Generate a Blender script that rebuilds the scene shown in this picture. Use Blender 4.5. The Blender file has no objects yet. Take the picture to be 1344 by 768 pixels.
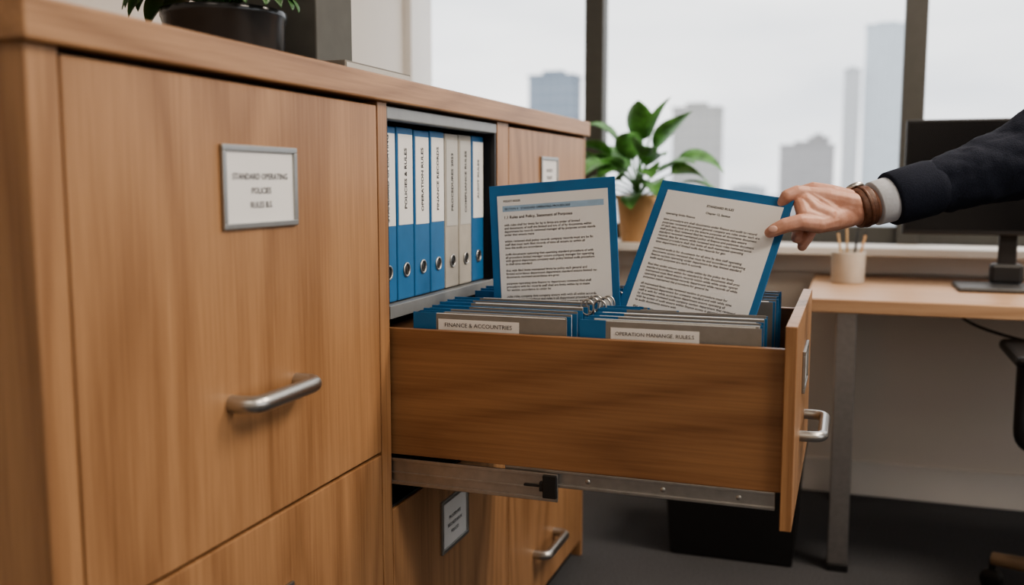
import bpy, bmesh, math, random
from mathutils import Vector, Matrix
random.seed(7)
scene=bpy.context.scene
COL=scene.collection
try: scene.view_settings.look='AgX - Medium High Contrast'
except Exception as ex: print('look',ex)

# ------------------------------------------------------------------ helpers
def empty(name):
    e=bpy.data.objects.new(name,None); COL.objects.link(e); e.empty_display_size=.05; return e
def link(name,me,mat=None,parent=None,smooth=False):
    o=bpy.data.objects.new(name,me); COL.objects.link(o)
    if mat is not None: me.materials.append(mat)
    if parent: o.parent=parent
    if smooth:
        for p in me.polygons: p.use_smooth=True
    return o
def bevel(o,w,seg=2):
    m=o.modifiers.new('b','BEVEL'); m.width=w; m.segments=seg; m.limit_method='ANGLE'; m.angle_limit=math.radians(40)
    return o
def bm_box(bm,x0,x1,y0,y1,z0,z1):
    v=[bm.verts.new(p) for p in [(x0,y0,z0),(x1,y0,z0),(x1,y1,z0),(x0,y1,z0),(x0,y0,z1),(x1,y0,z1),(x1,y1,z1),(x0,y1,z1)]]
    for f in [(0,3,2,1),(4,5,6,7),(0,1,5,4),(1,2,6,5),(2,3,7,6),(3,0,4,7)]: bm.faces.new([v[i] for i in f])
def boxes(name,lst,mat,parent=None,bev=0.0,M=None):
    bm=bmesh.new()
    for b in lst: bm_box(bm,*b)
    me=bpy.data.meshes.new(name); bm.to_mesh(me); bm.free()
    o=link(name,me,mat,parent)
    if M is not None: o.matrix_basis=M
    if bev: bevel(o,bev)
    return o
def box(name,x0,x1,y0,y1,z0,z1,mat,parent=None,bev=0.0,M=None):
    return boxes(name,[(x0,x1,y0,y1,z0,z1)],mat,parent,bev,M)
def lathe(name,prof,c,mat,parent=None,n=48,axis=None):
    bm=bmesh.new(); rings=[]
    for r,z in prof:
        rings.append([bm.verts.new((r*math.cos(2*math.pi*i/n),r*math.sin(2*math.pi*i/n),z)) for i in range(n)])
    for a,b in zip(rings,rings[1:]):
        for i in range(n):
            bm.faces.new([a[i],a[(i+1)%n],b[(i+1)%n],b[i]])
    bm.faces.new(list(reversed(rings[0]))); bm.faces.new(rings[-1])
    if axis is not None:
        q=Vector((0,0,1)).rotation_difference(Vector(axis).normalized())
        bmesh.ops.transform(bm,matrix=q.to_matrix().to_4x4(),verts=bm.verts)
    bmesh.ops.translate(bm,verts=bm.verts,vec=Vector(c))
    me=bpy.data.meshes.new(name); bm.to_mesh(me); bm.free()
    o=link(name,me,mat,parent,True)
    bevel(o,0.0008,1)
    return o
def rod(name,p0,p1,r0,mat,parent=None,r1=None,n=24):
    p0=Vector(p0);p1=Vector(p1); L=(p1-p0).length
    r1=r0 if r1 is None else r1
    return lathe(name,[(r0,0),(r1,L)],p0,mat,parent,n,axis=(p1-p0))
def tube(name,pts,r,mat,parent=None,fillet=True,flat=1.0,cyclic=False,res=6):
    cu=bpy.data.curves.new(name,'CURVE'); cu.dimensions='3D'; cu.bevel_depth=r; cu.bevel_resolution=res
    s=cu.splines.new('POLY'); s.points.add(len(pts)-1)
    for i,p in enumerate(pts): s.points[i].co=(*p,1)
    s.use_cyclic_u=cyclic; cu.use_fill_caps=True
    o=bpy.data.objects.new(name+'_c',cu); COL.objects.link(o)
    bpy.context.view_layer.update()
    me=bpy.data.meshes.new_from_object(o); bpy.data.objects.remove(o)
    me.materials.clear()
    return link(name,me,mat,parent,True)
def rounded(pts,rad,n=6):
    pts=[Vector(p) for p in pts]; out=[pts[0]]
    for i in range(1,len(pts)-1):
        a,b,c=pts[i-1],pts[i],pts[i+1]
        p=b+(a-b).normalized()*rad; q=b+(c-b).normalized()*rad
        for k in range(n+1):
            t=k/n; out.append(p*(1-t)**2+b*2*t*(1-t)+q*t*t)
    out.append(pts[-1]); return out
def axes(o,x,y):
    x=Vector(x).normalized(); y=Vector(y); y=(y-x*y.dot(x)).normalized(); z=x.cross(y)
    M=Matrix((x,y,z)).transposed().to_4x4(); M.translation=Vector(o); return M
def text(name,s,size,M,mat,parent=None,align='CENTER',space=1.0,line=1.0,bold=0.0,local=(0,0,0)):
    cu=bpy.data.curves.new(name,'FONT'); cu.body=s; cu.size=size; cu.align_x=align; cu.align_y='CENTER' if align=='CENTER' else 'TOP'
    cu.space_character=space; cu.space_line=line; cu.offset=bold; cu.resolution_u=2
    o=bpy.data.objects.new(name+'_t',cu); COL.objects.link(o); bpy.context.view_layer.update()
    me=bpy.data.meshes.new_from_object(o); bpy.data.objects.remove(o); me.materials.clear()
    o=link(name,me,mat,parent); o.matrix_basis=M@Matrix.Translation(Vector(local)); return o

# ------------------------------------------------------------------ materials
def newmat(name):
    m=bpy.data.materials.new(name); m.use_nodes=True; nt=m.node_tree
    return m,nt,nt.nodes['Principled BSDF']
def N(nt,t,**k):
    n=nt.nodes.new(t)
    for a,b in k.items(): setattr(n,a,b)
    return n
def mat(name,c,rough=.5,metal=0,var=.06,scale=30,bump=0.0,spec=.5,coat=0):
    m,nt,b=newmat(name)
    b.inputs['Roughness'].default_value=rough; b.inputs['Metallic'].default_value=metal
    b.inputs['Specular IOR Level'].default_value=spec; b.inputs['Coat Weight'].default_value=coat
    tc=N(nt,'ShaderNodeTexCoord'); no=N(nt,'ShaderNodeTexNoise'); no.inputs['Scale'].default_value=scale; no.inputs['Detail'].default_value=4
    nt.links.new(tc.outputs['Object'],no.inputs['Vector'])
    r=N(nt,'ShaderNodeValToRGB')
    r.color_ramp.elements[0].position=.3; r.color_ramp.elements[1].position=.7
    r.color_ramp.elements[0].color=(*[x*(1-var) for x in c],1); r.color_ramp.elements[1].color=(*[min(1,x*(1+var)) for x in c],1)
    nt.links.new(no.outputs['Fac'],r.inputs['Fac']); nt.links.new(r.outputs['Color'],b.inputs['Base Color'])
    if bump:
        bp=N(nt,'ShaderNodeBump'); bp.inputs['Strength'].default_value=bump; bp.inputs['Distance'].default_value=.002
        nt.links.new(no.outputs['Fac'],bp.inputs['Height']); nt.links.new(bp.outputs['Normal'],b.inputs['Normal'])
    return m
def wood(name,axis,dark,light,rough=.42,freq=20,across=2.6,along=.42):
    m,nt,b=newmat(name); L=nt.links.new
    tc=N(nt,'ShaderNodeTexCoord'); oi=N(nt,'ShaderNodeObjectInfo')
    ml=N(nt,'ShaderNodeMath',operation='MULTIPLY'); ml.inputs[1].default_value=37.0; L(oi.outputs['Random'],ml.inputs[0])
    ad=N(nt,'ShaderNodeVectorMath',operation='ADD'); L(tc.outputs['Object'],ad.inputs[0]); L(ml.outputs[0],ad.inputs[1])
    def noise(a,c,det,rg=.5):
        s=[c,c,c]; s[axis]=a
        mp=N(nt,'ShaderNodeVectorMath',operation='MULTIPLY'); mp.inputs[1].default_value=s; L(ad.outputs[0],mp.inputs[0])
        no=N(nt,'ShaderNodeTexNoise'); no.inputs['Scale'].default_value=1; no.inputs['Detail'].default_value=det; no.inputs['Roughness'].default_value=rg
        L(mp.outputs[0],no.inputs['Vector']); return no.outputs['Fac']
    big=noise(along,across,1.5,.35)
    mm=N(nt,'ShaderNodeMath',operation='MULTIPLY'); mm.inputs[1].default_value=freq*6.28; L(big,mm.inputs[0])
    sn=N(nt,'ShaderNodeMath',operation='SINE'); L(mm.outputs[0],sn.inputs[0])
    mr=N(nt,'ShaderNodeMapRange'); mr.inputs[1].default_value=-1; mr.inputs[2].default_value=1; L(sn.outputs[0],mr.inputs[0])
    pw=N(nt,'ShaderNodeMath',operation='POWER'); pw.inputs[1].default_value=.6; L(mr.outputs[0],pw.inputs[0])
    fine=noise(5,190,4,.65); mid=noise(1.2,22,3)
    def mul(s,k):
        q=N(nt,'ShaderNodeMath',operation='MULTIPLY'); L(s,q.inputs[0]); q.inputs[1].default_value=k; return q.outputs[0]
    def add(a,c):
        q=N(nt,'ShaderNodeMath',operation='ADD'); L(a,q.inputs[0]); L(c,q.inputs[1]); return q.outputs[0]
    f=add(add(mul(pw.outputs[0],.22),mul(fine,.66)),mul(mid,.22))
    r=N(nt,'ShaderNodeValToRGB'); r.color_ramp.elements[0].position=.25; r.color_ramp.elements[1].position=.80
    r.color_ramp.elements[0].color=(*dark,1); r.color_ramp.elements[1].color=(*light,1); L(f,r.inputs['Fac'])
    L(r.outputs['Color'],b.inputs['Base Color']); b.inputs['Roughness'].default_value=rough
    bp=N(nt,'ShaderNodeBump'); bp.inputs['Strength'].default_value=.12; bp.inputs['Distance'].default_value=.001
    L(fine,bp.inputs['Height']); L(bp.outputs['Normal'],b.inputs['Normal'])
    return m
WD=(.205,.098,.043); WL=(.45,.255,.13)
wood_z=wood('oak_vertical',2,WD,WL); wood_y=wood('oak_length',1,WD,WL); wood_x=wood('oak_side_shaded',0,(.165,.076,.035),(.33,.175,.085))  # wood_x: same oak, drawer-side shade darkened into its colours
wood_desk=wood('desk_oak',0,(.36,.21,.12),(.58,.38,.24))
metal=mat('brushed_metal',(.48,.47,.45),.34,1,.05,80)
metal_d=mat('rail_metal',(.44,.43,.42),.38,1,.08,60)
frame_m=mat('label_frame_metal',(.40,.40,.39),.4,1,.04,90)
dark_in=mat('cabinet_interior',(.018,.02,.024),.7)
shelf_m=mat('shelf_grey_metal',(.27,.28,.285),.45,.3)
blk=mat('black_plastic',(.014,.014,.015),.45)
blue=mat('folder_blue',(.022,.140,.32),.55,0,.08,20)
paper=mat('paper_white',(.76,.76,.75),.85,0,.02,10)
paper_g=mat('paper_grey',(.50,.50,.48),.85,0,.04,12)
fold_g=mat('folder_grey_card',(.23,.215,.195),.8,0,.06,40)
ink=mat('ink',(.03,.03,.035),.8); ink_l=mat('ink_light',(.10,.10,.11),.8); band=mat('header_band',(.33,.47,.62),.8)
beige_b=mat('binder_beige',(.43,.40,.35),.6)
wallm=mat('painted_wall',(.74,.69,.63),.9,0,.02,3,.05)
whitem=mat('white_trim',(.78,.75,.71),.6,0,.02,5)
ceilm=mat('ceiling_paint',(.75,.74,.72),.9,0,.02,3)
carpet=mat('carpet',(.085,.086,.092),1,0,.5,260,.8,.1)
winf=mat('window_frame_metal',(.075,.073,.066),.5,.2)
pot_d=mat('dark_glazed_pot',(.045,.047,.05),.22,.4,.1,8)
terra=mat('tan_ceramic',(.58,.35,.18),.7,0,.06,12)
soil=mat('soil',(.03,.02,.012),1,0,.4,80,.8)
leafm=mat('leaf_green',(.12,.29,.08),.42,0,.6,22); leafm2=mat('leaf_dark_green',(.05,.13,.04),.4,0,.4,14)
greybox=mat('grey_card',(.10,.10,.092),.75)
bookc=mat('book_cover_grey',(.20,.19,.175),.7)
cup_m=mat('cup_ceramic',(.54,.49,.43),.6)
suit=mat('navy_wool',(.016,.020,.034),.9,0,.25,400,.5,.2)
shirt=mat('shirt_cotton',(.52,.55,.60),.9,0,.04,200,.2)
leather=mat('brown_leather',(.11,.045,.024),.5,0,.3,150,.4)
hairm=mat('hair_brown',(.03,.017,.01),.6,0,.4,120,.6)
shoe=mat('shoe_leather',(.02,.012,.008),.35)
white_eye=mat('eye_white',(.7,.7,.68),.3)
m,nt,b=newmat('skin'); b.inputs['Roughness'].default_value=.5; b.inputs['Subsurface Weight'].default_value=.12; b.inputs['Subsurface Radius'].default_value=(.01,.004,.002); b.inputs['Subsurface Scale'].default_value=.6
tc=N(nt,'ShaderNodeTexCoord'); no=N(nt,'ShaderNodeTexNoise'); no.inputs['Scale'].default_value=55; no.inputs['Detail'].default_value=5; nt.links.new(tc.outputs['Object'],no.inputs['Vector'])
r=N(nt,'ShaderNodeValToRGB'); r.color_ramp.elements[0].position=.3; r.color_ramp.elements[1].position=.7; r.color_ramp.elements[0].color=(.50,.25,.175,1); r.color_ramp.elements[1].color=(.62,.355,.27,1)
nt.links.new(no.outputs['Fac'],r.inputs['Fac']); nt.links.new(r.outputs['Color'],b.inputs['Base Color'])
n2=N(nt,'ShaderNodeTexNoise'); n2.inputs['Scale'].default_value=260; nt.links.new(tc.outputs['Object'],n2.inputs['Vector'])
bp=N(nt,'ShaderNodeBump'); bp.inputs['Strength'].default_value=.25; bp.inputs['Distance'].default_value=.001; nt.links.new(n2.outputs['Fac'],bp.inputs['Height']); nt.links.new(bp.outputs['Normal'],b.inputs['Normal'])
skin=m
nail=mat('nail',(.68,.43,.36),.3)

# ------------------------------------------------------------------ camera
cam=bpy.data.cameras.new('camera'); co=bpy.data.objects.new('camera',cam); COL.objects.link(co)
cam.sensor_width=36; cam.lens=1270/1344*36; cam.clip_end=6000; cam.clip_start=.02
co.location=(.72,-1.404,1.10); co.rotation_euler=(math.radians(90-6.5),0,math.radians(19.3))
cam.dof.use_dof=True; cam.dof.focus_distance=1.66; cam.dof.aperture_fstop=2.4
scene.camera=co

# ------------------------------------------------------------------ room
XL,XR,YB,YF,ZC=-.98,4.3,2.15,-3.6,2.8
box('floor',XL-.1,XR+.1,YF-.1,YB+.25,-.1,0,carpet)
box('ceiling',XL-.1,XR+.1,YF-.1,YB+.25,ZC,ZC+.1,ceilm)
box('wall_left',XL-.12,XL,YF-.1,YB+.25,0,ZC,wallm)
box('wall_front',XL,XR,YF-.12,YF,0,ZC,wallm)
boxes('wall_back',[(XL,XR,YB,YB+.2,0,.86),(XL,XR,YB,YB+.2,2.55,ZC),(XR-.35,XR,YB,YB+.2,.86,2.55)],wallm)
boxes('wall_right',[(XR,XR+.15,YF,YB+.2,0,.75),(XR,XR+.15,YF,YB+.2,2.6,ZC),(XR,XR+.15,YF,-2.9,.75,2.6),(XR,XR+.15,1.7,YB+.2,.75,2.6)],wallm)
box('baseboard_back',XL,XR,YB-.016,YB,0,.122,whitem,bev=.003)
box('baseboard_left',XL,XL+.016,YF,YB-.016,0,.122,whitem,bev=.003)
box('trim_1',XL,XR,YB-.17,YB+.06,.858,.886,whitem,bev=.004)   # window sill
box('trim_2',XL,XR,YB-.03,YB,.79,.858,whitem,bev=.003)
w=empty('window_1')
y0,y1=YB+.07,YB+.13
fr=[(XL,XR-.35,y0,y1,.886,.945),(XL,XR-.35,y0,y1,2.48,2.55),(XR-.42,XR-.35,y0,y1,.9,2.5)]
for mx in (-.217,.903,2.02,3.1): fr.append((mx-.036,mx+.036,y0-.02,y1,.886,2.55))
boxes('window_frame',fr,winf,w,.004)
box('window_jamb',XL,XL+.035,YB+.0,YB+.2,.886,2.55,whitem,w,.003)
w2=empty('window_2')
fr=[(XR+.04,XR+.1,-2.9,1.7,.75,.81),(XR+.04,XR+.1,-2.9,1.7,2.54,2.6)]
for my in (-2.87,-1.75,-.6,.55,1.67): fr.append((XR+.03,XR+.11,my-.03,my+.03,.75,2.6))
boxes('window_frame_side',fr,winf,w2,.004)

# ------------------------------------------------------------------ filing cabinet
cab=empty('filing_cabinet')
D=-.80
YE=-.658
box('top_slab',D-.005,.012,-.708,1.29,1.229,1.270,wood_y,cab,.003)
box('end_panel',D,0,-.698,YE,.0,1.229,wood_z,cab,.002)
box('far_end_panel',D,0,1.268,1.285,.0,1.229,wood_z,cab,.002)
box('divider_1',D,0,.002,.036,.05,1.229,wood_z,cab,.0015)
box('divider_2',D,0,.557,.628,.5475,1.229,wood_z,cab,.0015)
box('divider_2_lower',D,-.023,.60,.64,.07,.545,wood_z,cab,.0015)
box('back_panel',D,D+.015,YE,1.268,.05,1.229,wood_z,cab)
box('plinth',D+.02,-.03,YE,1.268,0,.05,blk,cab)
box('floor_panel',D,-.024,YE,1.268,.05,.07,wood_y,cab)
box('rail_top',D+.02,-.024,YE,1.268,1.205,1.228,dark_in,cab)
def door(nm,ya,yb,za,zb): box(nm,-.021,.0,ya,yb,za,zb,wood_z,cab,.0018)
door('door_upper_near',-.655,-.001,.656,1.222)
door('door_lower_near',-.655,-.001,.052,.651)
door('door_lower_middle',.039,.6275,.052,.545)
door('door_upper_far',.631,1.265,.656,1.222)
door('door_lower_far',.631,1.265,.052,.651)
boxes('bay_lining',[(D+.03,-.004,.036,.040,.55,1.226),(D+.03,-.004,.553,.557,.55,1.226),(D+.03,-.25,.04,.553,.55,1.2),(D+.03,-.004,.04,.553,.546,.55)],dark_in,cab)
box('bay_top_rail',-.03,-.001,.038,.556,1.203,1.224,shelf_m,cab,.002)
boxes('bay_side_rail',[(-.010,-.002,.546,.556,.655,1.203),(-.03,-.002,.0365,.041,.9,1.203)],blk,cab)
boxes('bay_shelf',[(-.26,-.001,.0405,.5525,.880,.8905),(-.004,-.0005,.0405,.5525,.872,.894)],shelf_m,cab,.001)
def handle_y(nm,yc,zc,x,L=.21,out=.036,r=.0112,par=cab):
    pts=rounded([(x,yc-L/2,zc),(x+out,yc-L/2,zc),(x+out,yc+L/2,zc),(x,yc+L/2,zc)],.022,8)
    return tube(nm,pts,r,metal,par)
handle_y('handle_near',-.330,.826,0,.150)
handle_y('handle_far',.905,.172,0,.17)
handle_y('handle_lower_near',-.330,.25,0,.150)
def label(nm,yc,zc,w,h,s,x=0,par=cab,size=.0112):
    t=.0075
    boxes(nm+'_frame',[(x,x+.005,yc-w/2,yc+w/2,zc+h/2-t,zc+h/2),(x,x+.005,yc-w/2,yc+w/2,zc-h/2,zc-h/2+t),(x,x+.005,yc-w/2,yc-w/2+t,zc-h/2+t,zc+h/2-t),(x,x+.005,yc+w/2-t,yc+w/2,zc-h/2+t,zc+h/2-t)],frame_m,par,.001)
    box(nm+'_card',x,x+.0018,yc-w/2+t*.9,yc+w/2-t*.9,zc-h/2+t*.9,zc+h/2-t*.9,paper,par)
    text(nm+'_text',s,size,axes((x+.0024,yc,zc-.005),(0,1,0),(0,0,1)),ink_l,par,line=1.6,bold=.00012)
label('label_upper_near',-.329,1.094,.166,.104,'STANDARD OPERATING\nPOLICIES\nRULES B.S.')
label('label_lower_near',-.345,.502,.13,.09,'RECORDS\nARCHIVE')
label('label_lower_middle',.305,.440,.135,.105,'PROCEDURES\nRECORDS BOOK\nPOLICIES',size=.0095)
label('label_upper_far',.93,1.125,.14,.075,'RECORDS\nPOLICIES')
# drawer
y0,y1=.044,.548; XI,XO=.636,.653
box('drawer_side_near',-.05,XI,y0,y0+.014,.641,.857,wood_x,cab,.001)
box('drawer_side_far',-.05,XI,y1-.014,y1,.641,.857,wood_x,cab,.001)
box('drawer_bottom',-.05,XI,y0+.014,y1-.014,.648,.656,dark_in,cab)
box('drawer_rear',-.05,-.038,y0+.014,y1-.014,.656,.85,wood_x,cab)
box('drawer_front',XI,XO,.030,.560,.587,.893,wood_z,cab,.0015)
handle_y('drawer_handle',.29,.688,XO,.16,.036,.009)
label('drawer_label',.29,.79,.13,.07,'OPERATIONS',XO)
boxes('slide_cabinet_member',[(-.3,.292,.0405,.0435,.592,.634),(-.3,.292,.0375,.0425,.630,.636),(-.3,.292,.0375,.0425,.590,.596),(-.3,.292,.0385,.0425,.608,.612)],metal_d,cab,.0008)
boxes('slide_drawer_member',[(.2,.628,.046,.050,.614,.641),(.27,.628,.0425,.0485,.636,.641),(.27,.628,.0425,.0485,.613,.618)],metal_d,cab,.0008)
boxes('slide_clip',[(.268,.291,.033,.046,.596,.634),(.262,.272,.034,.045,.606,.622),(.235,.268,.0365,.040,.612,.616)],blk,cab,.0015)
for i,x in enumerate((.34,.46,.575)): rod('rivet_%d'%i,(x,.0455,.627),(x,.0435,.627),.004,metal,cab)
boxes('slide_far',[(-.3,.292,.5505,.5525,.592,.634),(.0,.628,.542,.5495,.614,.641)],metal_d,cab)

# ------------------------------------------------------------------ binders
bi=empty('ring_binders')
bw=.0705; X=-.027
for i in range(7):
    a=.0545+i*bw; bb=a+bw-.0035; H=1.196-random.uniform(0,.003)
    beige=i in (4,5)
    mt=beige_b if beige else blue
    bm=bmesh.new()
    bm_box(bm,X-.215,X,a,bb,.8925,H)
    me=bpy.data.meshes.new('b'); bm.to_mesh(me); bm.free()
    o=link('binder_%d'%i,me,mt,bi); bevel(o,.003,2)
    top=H-.008; mid=H-(.17 if not beige else .18)
    box('spine_label_%d'%i,X-.001,X+.0009,a+.005,bb-.005,mid,top-.004,paper if not beige else paper_g,bi)
    tt=['STANDARD OPERATING','POLICIES & RULES','OPERATION RULES','FINANCE RECORDS','PROCEDURES 2023','COMPLIANCE RULES','AUDIT RULES'][i]
    text('spine_text_%d'%i,tt,.0135,axes((X+.0013,(a+bb)/2,(mid+top)/2),(0,0,1),(0,-1,0)),ink,bi,bold=.0003)
    yc=(a+bb)/2; zc=.945
    tube('finger_ring_%d'%i,[(X+.001,yc+.0115*math.cos(t*math.pi/10),zc+.0115*math.sin(t*math.pi/10)) for t in range(20)],.002,metal,bi,cyclic=True)
    rod('finger_hole_%d'%i,(X-.002,yc,zc),(X+.0008,yc,zc),.010,blk,bi)

# ------------------------------------------------------------------ hanging files
fi=empty('file_folders')
L={'blue':[], 'white':[], 'grey':[], 'pg':[]}
def row(xa,xb,y,k,front=False,th=.022):
    zt=.884+.0008*k+random.uniform(-.0006,.0006)
    if not front: xa+=random.uniform(0,.005); xb-=random.uniform(0,.003)
    L['blue'].append((xa,xb,y+th+.001,y+th+.0035,.662,zt-.001))
    c=xa+random.choice((.05,.07,.06))
    n=int(th/.0045)
    for i in range(n):
        yy=y+.0035+i*.0045
        key=random.choice(('white','white','white','pg','grey'))
        xs=xa+random.uniform(.008,.03) if random.random()<.5 else c
        L[key].append((xs,xb-random.uniform(.004,.014),yy,yy+.0036,.662,zt-random.uniform(.000,.003)))
    if front:
        L['grey'].append((xa+.042,xb,y,y+.002,.662,zt-.0015)); L['blue'].append((xa,xa+.042,y,y+.002,.662,zt))
    else:
        L['grey'].append((c,xb-.002,y,y+.0022,.662,zt+.001)); L['blue'].append((xa,c,y,y+.0022,.662,zt+.0015))
for k in range(6): row(.030,.298,.064+.036*k,k,k==0,.026 if k<5 else .02)
for k in range(5): row(.030,.298,.335+.036*k,k+7,False,.026)
for k in range(3): row(.320,.600,.064+.036*k,k,k==0,.026)
row(.320,.600,.172,4,False,.004)
row(.320,.455,.186,4,False,.014)
row(.320,.400,.210,5,False,.010)
for k in range(5): row(.320,.600,.335+.036*k,k+7,False,.026)
for nm,mt in (('blue',blue),('white',paper),('grey',fold_g),('pg',paper_g)):
    boxes('folders_'+nm,L[nm],mt,fi)
for i,(xa,xb,s) in enumerate(((.076,.218,'FINANCE & ACCOUNTRIES'),(.370,.508,'OPERATION MANANGE, RULES.S'))):
    box('file_label_%d'%i,xa,xb,.0632,.0642,.850 if i else .852,.874,paper,fi)
    text('file_label_text_%d'%i,s,.0098 if i==0 else .0084,axes(((xa+xb)/2,.0622,.8645),(1,0,0),(0,0,1)),ink,fi,bold=.0)
k=0
for y in (.20,.235,.262,.30,.34):
    for x in (.296,.318):
        pts=[(x+.011*math.cos(t*math.pi/10),y+random.uniform(-.0002,.0002),.886+.013*math.sin(t*math.pi/10)) for t in range(20)]
        tube('file_ring_%d'%k,pts,.0017,metal,fi,cyclic=True,res=3); k+=1

# ------------------------------------------------------------------ documents
words='policy the operating of procedure records shall be maintained and reviewed by all staff in accordance with company rules each department manager must ensure that documents are filed within standard time limits while access to finance data is limited for audit purposes under section general'.split()
def para(nl,wd):
    out=[]
    for i in range(nl):
        s=''
        lim=wd if i<nl-1 else int(wd*random.uniform(.3,.8))
        while len(s)<lim: s+=random.choice(words)+' '
        out.append(s.strip()[:lim+2])
    return out
def document(TL,xa,up,W,H,kind):
    e=empty('document_folder')
    M=axes(TL,xa,up)
    box('board',0,W,-H,0,-.003,0,blue,e,.0012,M)
    if kind==0: px0,px1,py0,py1=.016,W-.014,-H+.012,-.020
    else: px0,px1,py0,py1=.018,W-.013,-H+.012,-.018
    box('page',px0,px1,py0,py1,0,.0012,paper,e,0,M)
    z=.0016; w=px1-px0
    if kind==0:
        text('page_head','POLICY RULES',.0052,M,ink,e,'LEFT',local=(px0+.012,py1-.008,z),bold=.0001)
        box('page_band',px0+.010,px1-.008,py1-.030,py1-.019,.0012,.0015,band,e,0,M)
        text('page_band_text','SECTION 4   STANDARD OPERATING PROCEDURES',.0055,M,ink,e,'LEFT',local=(px0+.014,py1-.0225,z+.0003))
        text('page_title','1.1 Rules and Policy, Statement of Purposes',.0075,M,ink,e,'LEFT',local=(px0+.012,py1-.037,z),bold=.0001)
        y=py1-.052; groups=[4,3,4,3,3,4,4]
    else:
        text('page_head','STANDARD RULES',.0062,M,ink,e,'CENTER',local=((px0+px1)/2,py1-.020,z),bold=.0001)
        text('page_title','Chapter 12, Section',.0058,M,ink,e,'CENTER',local=((px0+px1)/2,py1-.033,z),bold=.0001)
        y=py1-.042; groups=[1,8,4,5,6,6]
    k=0; fs=.0058*w/.205
    for g in groups:
        lines=para(g,66)
        text('page_text_%d'%k,'\n'.join(lines),fs,M,ink,e,'LEFT',local=(px0+.012,y,z),line=1.02,bold=.00006); k+=1
        y-=g*fs*1.035+.0055
        if y<py0+.03: break
    return e
document((.075,.306,1.092),(.24,0,.019),(-.02,.03,.33),.242,.335,0)
TL=Vector((.388,.385,1.105)); TR=Vector((.628,.316,1.071)); dn=Vector((-.019,-.135,-.286))
document(TL,TR-TL,-dn,.251,.325,1)

# ------------------------------------------------------------------ things on the cabinet
def leaf(bm,base,d,length,width,droop,roll=0,n=12):
    d=Vector(d).normalized(); side=d.cross(Vector((0,0,1)))
    if side.length<.1: side=Vector((1,0,0))
    side.normalize(); p=Vector(base); prev=None; dirv=d.copy()
    side=(Matrix.Rotation(roll,3,d)@side)
    for i in range(n+1):
        t=i/n; wd=width*.5*(math.sin(math.pi*t**.75)**.8 if 0<t<1 else .02)
        nrm=side.cross(dirv).normalized()
        q=[p-side*wd+nrm*wd*.3, p-side*wd*.5+nrm*wd*.1, p.copy(), p+side*wd*.5+nrm*wd*.1, p+side*wd+nrm*wd*.3]
        cur=[bm.verts.new(v) for v in q]
        if prev:
            for a in range(4): bm.faces.new([prev[a],prev[a+1],cur[a+1],cur[a]])
        prev=cur
        p=p+dirv*(length/n); dirv=(dirv+Vector((0,0,-droop/n))).normalized()
def plant(par,base,specs,mt,stem_r=.0025):
    bm=bmesh.new(); st=[]
    for (az,el,sl,ll,wd,dr) in specs:
        d=Vector((math.cos(az)*math.cos(el),math.sin(az)*math.cos(el),math.sin(el)))
        b0=Vector(base); mid=b0+Vector((d.x*.35,d.y*.35,d.z*1.0))*sl*.6; end=b0+d*sl+Vector((0,0,.02*sl))
        st.append(rounded([b0,mid,end],sl*.25,5))
        d2=Vector((d.x,d.y,d.z*.55)).normalized()
        leaf(bm,end,d2,ll,wd,dr,random.uniform(-.8,.8))
    me=bpy.data.meshes.new('leaves'); bm.to_mesh(me); bm.free()
    o=link('leaves',me,mt,par,True); s=o.modifiers.new('s','SOLIDIFY'); s.thickness=.0008
    for i,p in enumerate(st): tube('stem_%d'%i,p,stem_r,mt,par,res=3)
p1=empty('potted_plant')
c=(-.205,-.105)
lathe('pot',[(.084,1.271),(.089,1.275),(.092,1.346),(.095,1.350),(.095,1.360),(.089,1.360),(.087,1.346)],(c[0],c[1],0),pot_d,p1,64)
lathe('pot_soil',[(.086,1.346),(.086,1.351)],(c[0],c[1],0),soil,p1)
sp=[]
for i in range(22):
    az=math.radians(130+random.uniform(0,1)*260)
    sp.append((az,random.uniform(.9,1.35),random.uniform(.06,.11),random.uniform(.06,.09),random.uniform(.03,.045),random.uniform(.6,1.4)))
for a in (165,178,190,200,210,220): sp.append((math.radians(a),random.uniform(.35,.6),.095,.085,.045,2.2))
for a in (232,248,264,282,300,316): sp.append((math.radians(a),random.uniform(.5,.75),.082,.07,.042,1.9))
for a in (-40,-26,-12,0,10): sp.append((math.radians(a),.55,.072,.075,.042,2.0))
plant(p1,(c[0],c[1],1.349),sp,leafm2,.002)
box('storage_box',-.32,-.12,.024,.146,1.2955,1.60,greybox,None,.003)
bk=empty('book')
box('book_cover',-.34,-.055,.0,.245,1.271,1.2955,bookc,bk,.001); box('book_pages',-.337,-.0535,.003,.242,1.2735,1.2925,paper_g,bk)

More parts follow.
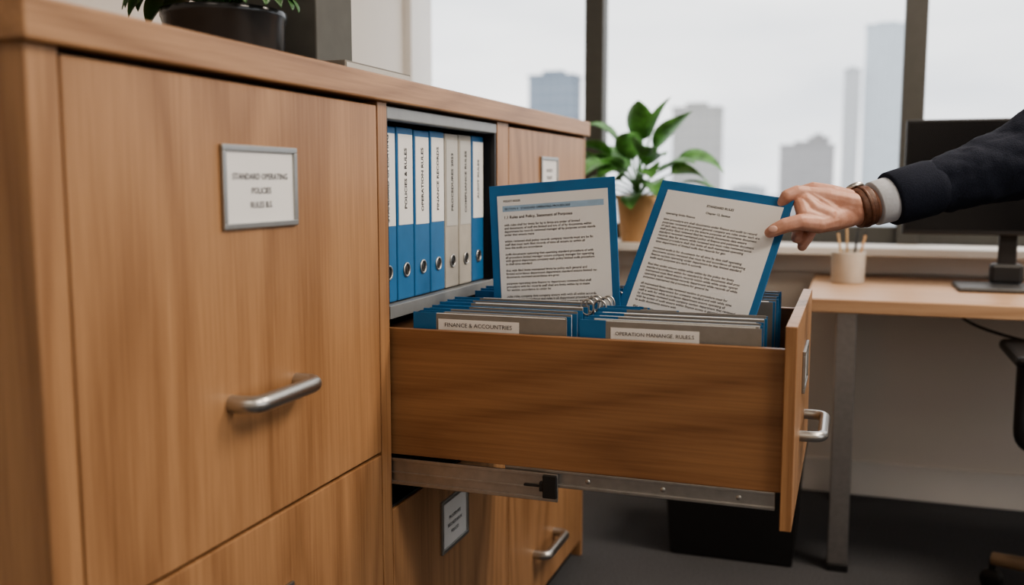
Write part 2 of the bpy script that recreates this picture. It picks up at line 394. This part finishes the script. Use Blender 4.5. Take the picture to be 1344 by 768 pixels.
p2=empty('potted_plant')
c=(-.012,YB-.085)
lathe('pot',[(.056,.8865),(.060,.889),(.077,1.035),(.080,1.055),(.072,1.055),(.070,1.03)],(c[0],c[1],0),terra,p2,48)
lathe('pot_soil',[(.070,1.03),(.070,1.036)],(c[0],c[1],0),soil,p2)
sp=[(3.0,1.2,.12,.17,.10,1.2),(-.1,.75,.20,.20,.085,1.6),(-.1,.35,.18,.20,.07,1.7),(3.3,.55,.12,.15,.10,1.5),(3.1,.15,.08,.13,.085,1.2),
    (4.3,.8,.14,.16,.105,1.5),(5.2,.5,.12,.16,.10,1.4),(5.8,1.15,.20,.21,.10,.6),(4.0,.9,.13,.15,.10,1.2),(4.8,.25,.08,.13,.09,1.3),
    (3.6,.95,.15,.16,.10,1.5),(5.6,.2,.11,.13,.08,1.0),(3.9,.4,.10,.14,.10,1.1),(.0,1.25,.20,.17,.09,.8),(4.6,1.2,.16,.16,.10,1.0),(5.9,.85,.14,.16,.09,.9),
    (3.4,1.0,.19,.15,.09,1.1),(5.0,.9,.20,.17,.10,1.0),(5.4,1.1,.14,.15,.09,1.4),(4.4,.5,.15,.14,.09,1.6),(3.2,.8,.20,.14,.08,1.3),(5.95,.6,.17,.16,.08,1.3),(5.3,.75,.08,.14,.1,1.2),
    (5.5,1.25,.24,.19,.11,.7),(4.9,1.35,.22,.17,.11,.8),(3.7,1.2,.22,.15,.09,1.2),(4.2,.65,.20,.15,.09,1.5),(5.1,.65,.17,.15,.09,1.3)]
plant(p2,(c[0],c[1],1.035),[(az,el,sl*.95,ll*.97,wd,dr) for az,el,sl,ll,wd,dr in sp],leafm,.003)

# ------------------------------------------------------------------ desk & things
dk=empty('desk')
box('desk_top',.607,2.2,1.36,2.115,.745,.783,wood_desk,dk,.003)
box('leg_front_near',.690,.745,1.40,1.45,.02,.745,metal_d,dk,.003)
box('leg_rear',.690,.745,2.03,2.08,.02,.745,metal_d,dk,.003)
box('leg_front_far',2.07,2.12,1.40,1.45,.02,.745,metal_d,dk,.003); box('leg_rear_far',2.07,2.12,2.03,2.08,.02,.745,metal_d,dk,.003)
boxes('leg_feet',[(.688,.747,1.395,1.455,0,.022),(.688,.747,2.025,2.085,0,.022),(2.065,2.125,1.395,1.455,0,.022),(2.065,2.125,2.025,2.085,0,.022)],blk,dk,.003)
boxes('desk_frame',[(.70,.735,1.45,2.03,.70,.745),(2.08,2.11,1.45,2.03,.70,.745),(.745,2.07,2.04,2.07,.70,.745)],metal_d,dk,.002)
tube('cable',rounded([(1.0,1.75,.735),(1.05,1.55,.70),(1.22,1.5,.66),(1.5,1.6,.70),(1.6,1.8,.74)],.08,8),.004,blk,dk)
cp=empty('pencil_cup'); cx,cy=.715,1.83
lathe('cup',[(.046,.7835),(.050,.786),(.052,.878),(.0525,.882),(.047,.882),(.046,.80)],(cx,cy,0),cup_m,cp,48)
pm=mat('pencil_wood',(.5,.33,.17),.6)
for i,(dx,dy,tx,ty,l) in enumerate(((-.01,.0,-.03,.02,.155),(.01,.01,.02,.0,.165),(.02,-.01,.035,.01,.15),(.0,.02,-.01,.03,.17))):
    rod('pencil_%d'%i,(cx+dx,cy+dy,.80),(cx+dx+tx*.8,cy+dy+ty*.5,.80+l-.015),.004,[pm,blk,terra,pm][i],cp,n=8)
    rod('pencil_tip_%d'%i,(cx+dx+tx*.8,cy+dy+ty*.5,.80+l-.015),(cx+dx+tx*.9,cy+dy+ty*.55,.80+l),.004,blk,cp,r1=.001,n=8)
mo=empty('computer_monitor')
screen=mat('screen_glass',(.006,.006,.007),.25)
box('panel',.865,1.455,1.745,1.775,.945,1.285,blk,mo,.004); box('screen',.873,1.447,1.7435,1.7455,.96,1.277,screen,mo)
box('stand',1.135,1.185,1.776,1.80,.80,1.08,blk,mo,.004)
box('stand_neck',1.115,1.205,1.77,1.81,.80,.86,blk,mo,.01)
box('stand_base',1.02,1.30,1.66,1.87,.7835,.797,mat('monitor_base',(.06,.06,.06),.4),mo,.006)

bn=empty('waste_bin')
bm=bmesh.new()
def frus(bm,cx,cy,a0,b0,z0,a1,b1,z1):
    v=[bm.verts.new((cx+sx*a,cy+sy*b,z)) for (a,b,z) in ((a0,b0,z0),(a1,b1,z1)) for sx,sy in ((-1,-1),(1,-1),(1,1),(-1,1))]
    for f in [(0,3,2,1),(0,1,5,4),(1,2,6,5),(2,3,7,6),(3,0,4,7)]: bm.faces.new([v[i] for i in f])
frus(bm,.42,1.50,.175,.12,.004,.195,.14,.33)
me=bpy.data.meshes.new('bin_body'); bm.to_mesh(me); bm.free(); o=link('bin_body',me,blk,bn); s=o.modifiers.new('s','SOLIDIFY'); s.thickness=.004; bevel(o,.01)
boxes('bin_rim',[(.22,.62,1.355,1.37,.32,.34),(.22,.62,1.63,1.645,.32,.34),(.22,.235,1.37,1.63,.32,.34),(.605,.62,1.37,1.63,.32,.34)],blk,bn,.003)
box('bin_foot',.25,.59,1.385,1.615,0,.012,blk,bn,.003)

ch=empty('office_chair'); cx,cy=1.425,1.25
fabric=mat('chair_fabric',(.02,.021,.023),.9,0,.3,300,.4)
cbase=mat('chair_base',(.28,.2,.13),.5)
o=box('seat',cx-.25,cx+.25,cy-.24,cy+.24,.43,.49,fabric,ch,.03); o.modifiers[0].segments=4
o=box('backrest',cx-.22,cx+.22,cy-.30,cy-.25,.60,1.02,fabric,ch,.025); o.modifiers[0].segments=4
tube('back_bar',rounded([(cx,cy-.05,.42),(cx,cy-.31,.43),(cx,cy-.31,.75)],.06,6),.018,blk,ch)
for s in (-1,1):
    o=box('arm_pad_%d'%(s+1),cx+s*.285-.035,cx+s*.285+.035,cy-.10,cy+.20,.655,.685,blk,ch,.012)
    tube('arm_post_%d'%(s+1),rounded([(cx+s*.15,cy+.03,.425),(cx+s*.285,cy+.03,.43),(cx+s*.285,cy+.03,.66)],.05,6),.014,blk,ch)
rod('gas_lift',(cx,cy,.10),(cx,cy,.43),.025,blk,ch)
for i in range(5):
    a=math.radians(152+72*i); e=(cx+.35*math.cos(a),cy+.35*math.sin(a))
    rod('base_spoke_%d'%i,(cx,cy,.115),(e[0],e[1],.085),.026,cbase,ch,r1=.018)
    rod('caster_%d'%i,(e[0]-.012*math.sin(a),e[1]+.012*math.cos(a),.028),(e[0]+.012*math.sin(a),e[1]-.012*math.cos(a),.028),.028,blk,ch)
    rod('caster_stem_%d'%i,(e[0],e[1],.04),(e[0],e[1],.085),.008,blk,ch)

# ------------------------------------------------------------------ person
pe=empty('person')
def blob(name,chains,ells,voxel,mt,smooth_it=6,parent=pe,disp=0,dscale=.05):
    bm=bmesh.new()
    def sph(p,r,sc=(1,1,1)):
        M=Matrix.Translation(Vector(p))@Matrix.Diagonal((r*sc[0],r*sc[1],r*sc[2],1))
        bmesh.ops.create_icosphere(bm,subdivisions=3 if r>.02 else 2,radius=1,matrix=M)
    for chn in chains:
        for (p0,r0),(p1,r1) in zip(chn,chn[1:]):
            p0=Vector(p0);p1=Vector(p1); n=max(2,int((p1-p0).length/(min(r0,r1)*.22)))
            for i in range(n+1):
                t=i/n; sph(p0.lerp(p1,t),r0+(r1-r0)*t)
    for p,rx,ry,rz in ells: sph(p,1,(rx,ry,rz))
    me=bpy.data.meshes.new(name); bm.to_mesh(me); bm.free()
    o=link(name,me,mt,parent,True)
    rm=o.modifiers.new('r','REMESH'); rm.mode='VOXEL'; rm.voxel_size=voxel; rm.use_smooth_shade=True
    if smooth_it:
        s=o.modifiers.new('s','SMOOTH'); s.iterations=smooth_it; s.factor=.5
    if disp:
        tx=bpy.data.textures.new(name+'_t','CLOUDS'); tx.noise_scale=dscale; tx.noise_depth=2
        dm=o.modifiers.new('d','DISPLACE'); dm.texture=tx; dm.strength=disp; dm.texture_coords='GLOBAL'
    return o
wr=Vector((.728,.374,1.055)); el=Vector((.985,.506,1.132)); sh=Vector((1.235,.60,1.330))
ax=(el-wr).normalized()
cuffS=wr+ax*.030
blob('jacket',[[ (cuffS+ax*.085,.0425),(cuffS+ax*.14,.050),(el,.066),(sh,.075)],
     [(sh,.070),((1.32,.42,1.40),.075),((1.36,.22,1.37),.068)],
     [((1.36,.22,1.37),.066),((1.41,.165,1.11),.054),((1.33,.165,.90),.040)]],
     [((1.34,.41,1.24),.125,.185,.20),((1.37,.41,1.02),.120,.165,.20),((1.39,.41,.86),.130,.172,.10),((1.33,.41,1.40),.07,.11,.07)],.006,suit,3,disp=.014,dscale=.04)
lathe('sleeve_hem',[(.0415,.0),(.0450,.0005),(.0470,.004),(.0480,.03),(.0490,.075),(.046,.09),(.03,.092)],cuffS+ax*.030,suit,pe,56,axis=ax)
blob('trousers',[[((1.39,.32,.86),.088),((1.38,.31,.50),.062),((1.41,.31,.11),.048)],[((1.39,.50,.86),.088),((1.38,.51,.50),.062),((1.41,.51,.11),.048)]],[],.009,suit,4,disp=.008)
blob('shoes',[[((1.43,.31,.04),.038),((1.30,.30,.035),.034),((1.22,.295,.03),.028)],[((1.43,.51,.04),.038),((1.30,.52,.035),.034),((1.22,.525,.03),.028)]],[],.006,shoe,3)
box('shoe_sole_1',1.19,1.465,.27,.345,0,.014,shoe,pe,.006); box('shoe_sole_2',1.19,1.465,.475,.55,0,.014,shoe,pe,.006)
lathe('shirt_cuff',[(.0355,0),(.0385,.001),(.0405,.07),(.038,.07)],cuffS,shirt,pe,48,axis=ax)
lathe('shirt_collar',[(.062,0),(.064,.0),(.058,.045),(.055,.045)],(1.30,.41,1.445),shirt,pe,40,axis=(-.15,0,1))
hc=Vector((1.255,.405,1.635))
blob('head',[[((1.315,.41,1.42),.056),((1.285,.41,1.54),.054)]],
     [(hc+Vector((.01,0,.02)),.095,.076,.105),(hc+Vector((-.035,0,-.055)),.058,.052,.062),(hc+Vector((-.09,0,-.012)),.014,.010,.020),(hc+Vector((-.097,0,-.028)),.014,.013,.010),
      (hc+Vector((-.078,0,-.062)),.014,.024,.006),(hc+Vector((-.076,0,-.072)),.013,.020,.006),(hc+Vector((-.072,0,-.10)),.018,.02,.014),
      (hc+Vector((.01,.078,-.01)),.018,.007,.030),(hc+Vector((.01,-.078,-.01)),.018,.007,.030),(hc+Vector((-.072,.03,.022)),.016,.024,.007),(hc+Vector((-.072,-.03,.022)),.016,.024,.007)],.004,skin,3)
blob('hair',[],[(hc+Vector((.028,0,.045)),.092,.083,.092),(hc+Vector((.05,0,-.01)),.062,.074,.075)],.005,hairm,3,disp=.006,dscale=.02)
for s in (-1,1):
    blob('eye_%d'%(s+1),[],[(hc+Vector((-.076,s*.03,.003)),.011,.013,.009)],.002,white_eye,1)
    blob('iris_%d'%(s+1),[],[(hc+Vector((-.085,s*.03,.003)),.004,.005,.005)],.001,blk,1)
lw=Vector((1.32,.165,.885))
lch=[[(lw,.026),(lw+Vector((-.02,0,-.07)),.030)]]
for i in range(4):
    b0=lw+Vector((-.045+.02*i,0,-.085)); ln=[.075,.085,.078,.06][i]
    lch.append([(lw+Vector((-.02+.008*i,0,-.03)),.014),(b0,.0115),(b0+Vector((-.004,.012,-ln*.5)),.009),(b0+Vector((0,.03,-ln)),.007)])
lch.append([(lw+Vector((-.02,0,-.02)),.016),(lw+Vector((-.055,.01,-.05)),.012),(lw+Vector((-.066,.02,-.085)),.009)])
blob('left_hand',lch,[],.003,skin,4)
# right hand gripping the document corner
kn=[Vector((.646,.335,1.080)),Vector((.655,.358,1.088)),Vector((.668,.376,1.082)),Vector((.680,.390,1.067))]
H=[]
H.append([(wr+ax*.07,.0300),(wr,.0295),(wr+Vector((-.02,-.01,.0)),.0275)])
for i,kk in enumerate(kn):
    off=[Vector((-.004,-.014,.008)),Vector((0,-.004,.010)),Vector((0,.008,.004)),Vector((0,.016,-.004))][i]
    H.append([(wr+off,.020),(wr.lerp(kk,.55)+off*.5,.0180),(kk,.0132)])
H.append([(kn[0],.0138),((.630,.326,1.083),.0124),((.615,.317,1.077),.0118),((.605,.326,1.060),.0098),((.601,.328,1.052),.0084)])
H.append([(kn[1],.0130),((.624,.352,1.080),.0112),((.611,.345,1.058),.0100),((.611,.335,1.038),.0086)])
H.append([(kn[2],.0125),((.640,.366,1.054),.0115),((.633,.354,1.022),.0104),((.631,.338,1.004),.0090)])
H.append([(kn[3],.0120),((.662,.372,1.036),.0108),((.650,.354,1.006),.0100),((.641,.338,.990),.0086)])
# thumb
H.append([(wr+Vector((-.012,-.010,-.010)),.022),((.694,.340,1.038),.0205),((.668,.312,1.030),.0165)])
H.append([((.668,.312,1.030),.0165),((.638,.284,1.034),.0138),((.615,.276,1.028),.0132),((.600,.275,1.021),.0118),((.591,.276,1.016),.0094)])
H.append([((.694,.340,1.040),.019),((.674,.338,1.060),.0170),(kn[0],.0135)])
H.append([((.682,.328,1.042),.018),((.660,.320,1.052),.0170),((.645,.323,1.067),.0145)])
H.append([((.668,.316,1.036),.016),((.645,.303,1.045),.0135),((.638,.316,1.062),.0125)])
blob('right_hand',H,[],.0014,skin,4)
blob('thumb_nail',[],[((.597,.2640,1.0225),.0078,.0024,.0060)],.0008,nail,2)
wa=empty('wristwatch')
wc=wr-ax*.003
lathe('strap',[(.0312,0),(.0335,.0008),(.0345,.003),(.0352,.024),(.0345,.0272),(.0312,.028)],wc,leather,wa,56,axis=ax)
lathe('strap_keeper',[(.0340,0),(.0362,.0005),(.0364,.006),(.0340,.0065)],wc+ax*.0105,leather,wa,56,axis=ax)
up=Vector((-.1,.45,.85)); up=(up-ax*up.dot(ax)).normalized()
cc=wc+ax*.014+up*.0330
lathe('case',[(.0165,0),(.018,.001),(.018,.007),(.016,.0085)],cc,metal,wa,40,axis=up)
lathe('dial',[(.0150,0),(.0150,.0006)],cc+up*.0085,paper,wa,40,axis=up)

# ------------------------------------------------------------------ city outside
def bmat(name,c1,c2,s=1.0):
    m,nt,b=newmat(name); b.inputs['Roughness'].default_value=.8
    tc=N(nt,'ShaderNodeTexCoord'); mp=N(nt,'ShaderNodeMapping'); mp.inputs['Rotation'].default_value=(math.radians(90),0,0)
    br=N(nt,'ShaderNodeTexBrick'); br.inputs['Scale'].default_value=.28*s; br.inputs['Color1'].default_value=(*c1,1); br.inputs['Color2'].default_value=(*[x*.94 for x in c1],1); br.inputs['Mortar'].default_value=(*c2,1)
    br.inputs['Mortar Size'].default_value=.05; br.offset=0; br.inputs['Row Height'].default_value=.9; br.inputs['Brick Width'].default_value=.7
    nt.links.new(tc.outputs['Object'],mp.inputs['Vector']); nt.links.new(mp.outputs['Vector'],br.inputs['Vector']); nt.links.new(br.outputs['Color'],b.inputs['Base Color']); return m
def tower(cx,cy,w,d,z1,mt,extra=()):
    e=empty('office_building')
    box('shaft',cx-w/2,cx+w/2,cy-d/2,cy+d/2,-60,z1,mt,e)
    box('parapet',cx-w/2-.3,cx+w/2+.3,cy-d/2-.3,cy+d/2+.3,z1,z1+.8,mt,e)
    box('roof_plant',cx-w*.25,cx+w*.2,cy-d*.2,cy+d*.25,z1+.8,z1+2.2,mt,e)
bA=bmat('tower_glass_blue_hazed',(.23,.27,.32),(.29,.33,.38)); bB=bmat('tower_stone_hazed',(.40,.39,.375),(.45,.44,.42)); bC=bmat('tower_brown_hazed',(.36,.35,.35),(.40,.39,.39)); bD=bmat('tower_glass_hazed',(.54,.59,.63),(.60,.65,.68)); bE=bmat('low_block_hazed',(.52,.53,.54),(.57,.58,.59))  # distance haze is mixed into these lightened facade colours
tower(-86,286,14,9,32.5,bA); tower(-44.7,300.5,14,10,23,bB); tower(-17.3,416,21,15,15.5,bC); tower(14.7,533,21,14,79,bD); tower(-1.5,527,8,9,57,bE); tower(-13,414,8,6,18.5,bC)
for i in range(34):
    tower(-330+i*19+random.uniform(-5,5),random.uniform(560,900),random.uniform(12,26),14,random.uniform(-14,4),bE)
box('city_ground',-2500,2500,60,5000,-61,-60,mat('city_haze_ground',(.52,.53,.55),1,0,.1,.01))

# ------------------------------------------------------------------ light
wd=bpy.data.worlds.new('overcast'); scene.world=wd; wd.use_nodes=True; nt=wd.node_tree; bg=nt.nodes['Background']
tc=N(nt,'ShaderNodeTexCoord'); mp=N(nt,'ShaderNodeMapping'); mp.inputs['Scale'].default_value=(1.5,1.5,5)
no=N(nt,'ShaderNodeTexNoise'); no.inputs['Scale'].default_value=1.6; no.inputs['Detail'].default_value=5; no.inputs['Roughness'].default_value=.45
r=N(nt,'ShaderNodeValToRGB'); r.color_ramp.elements[0].position=.35; r.color_ramp.elements[1].position=.68; r.color_ramp.elements[0].color=(.61,.635,.67,1); r.color_ramp.elements[1].color=(.95,.95,.94,1)
nt.links.new(tc.outputs['Generated'],mp.inputs['Vector']); nt.links.new(mp.outputs['Vector'],no.inputs['Vector']); nt.links.new(no.outputs['Fac'],r.inputs['Fac']); nt.links.new(r.outputs['Color'],bg.inputs['Color'])
bg.inputs['Strength'].default_value=2.35
def ceil_light(x,y,sx,sy,pw,col):
    e=empty('ceiling_light')
    box('housing',x-sx/2-.02,x+sx/2+.02,y-sy/2-.02,y+sy/2+.02,ZC-.05,ZC-.001,whitem,e,.004)
    l=bpy.data.lights.new('lamp','AREA'); l.shape='RECTANGLE'; l.size=sx; l.size_y=sy; l.energy=pw; l.color=col
    o=bpy.data.objects.new('lamp',l); COL.objects.link(o); o.parent=e; o.location=(x,y,ZC-.055)
WARM=(1,.86,.71)
ceil_light(2.3,-.8,1.2,.6,46,WARM); ceil_light(1.9,.9,1.2,.6,62,WARM); ceil_light(.6,-2.2,1.2,.6,12,WARM)
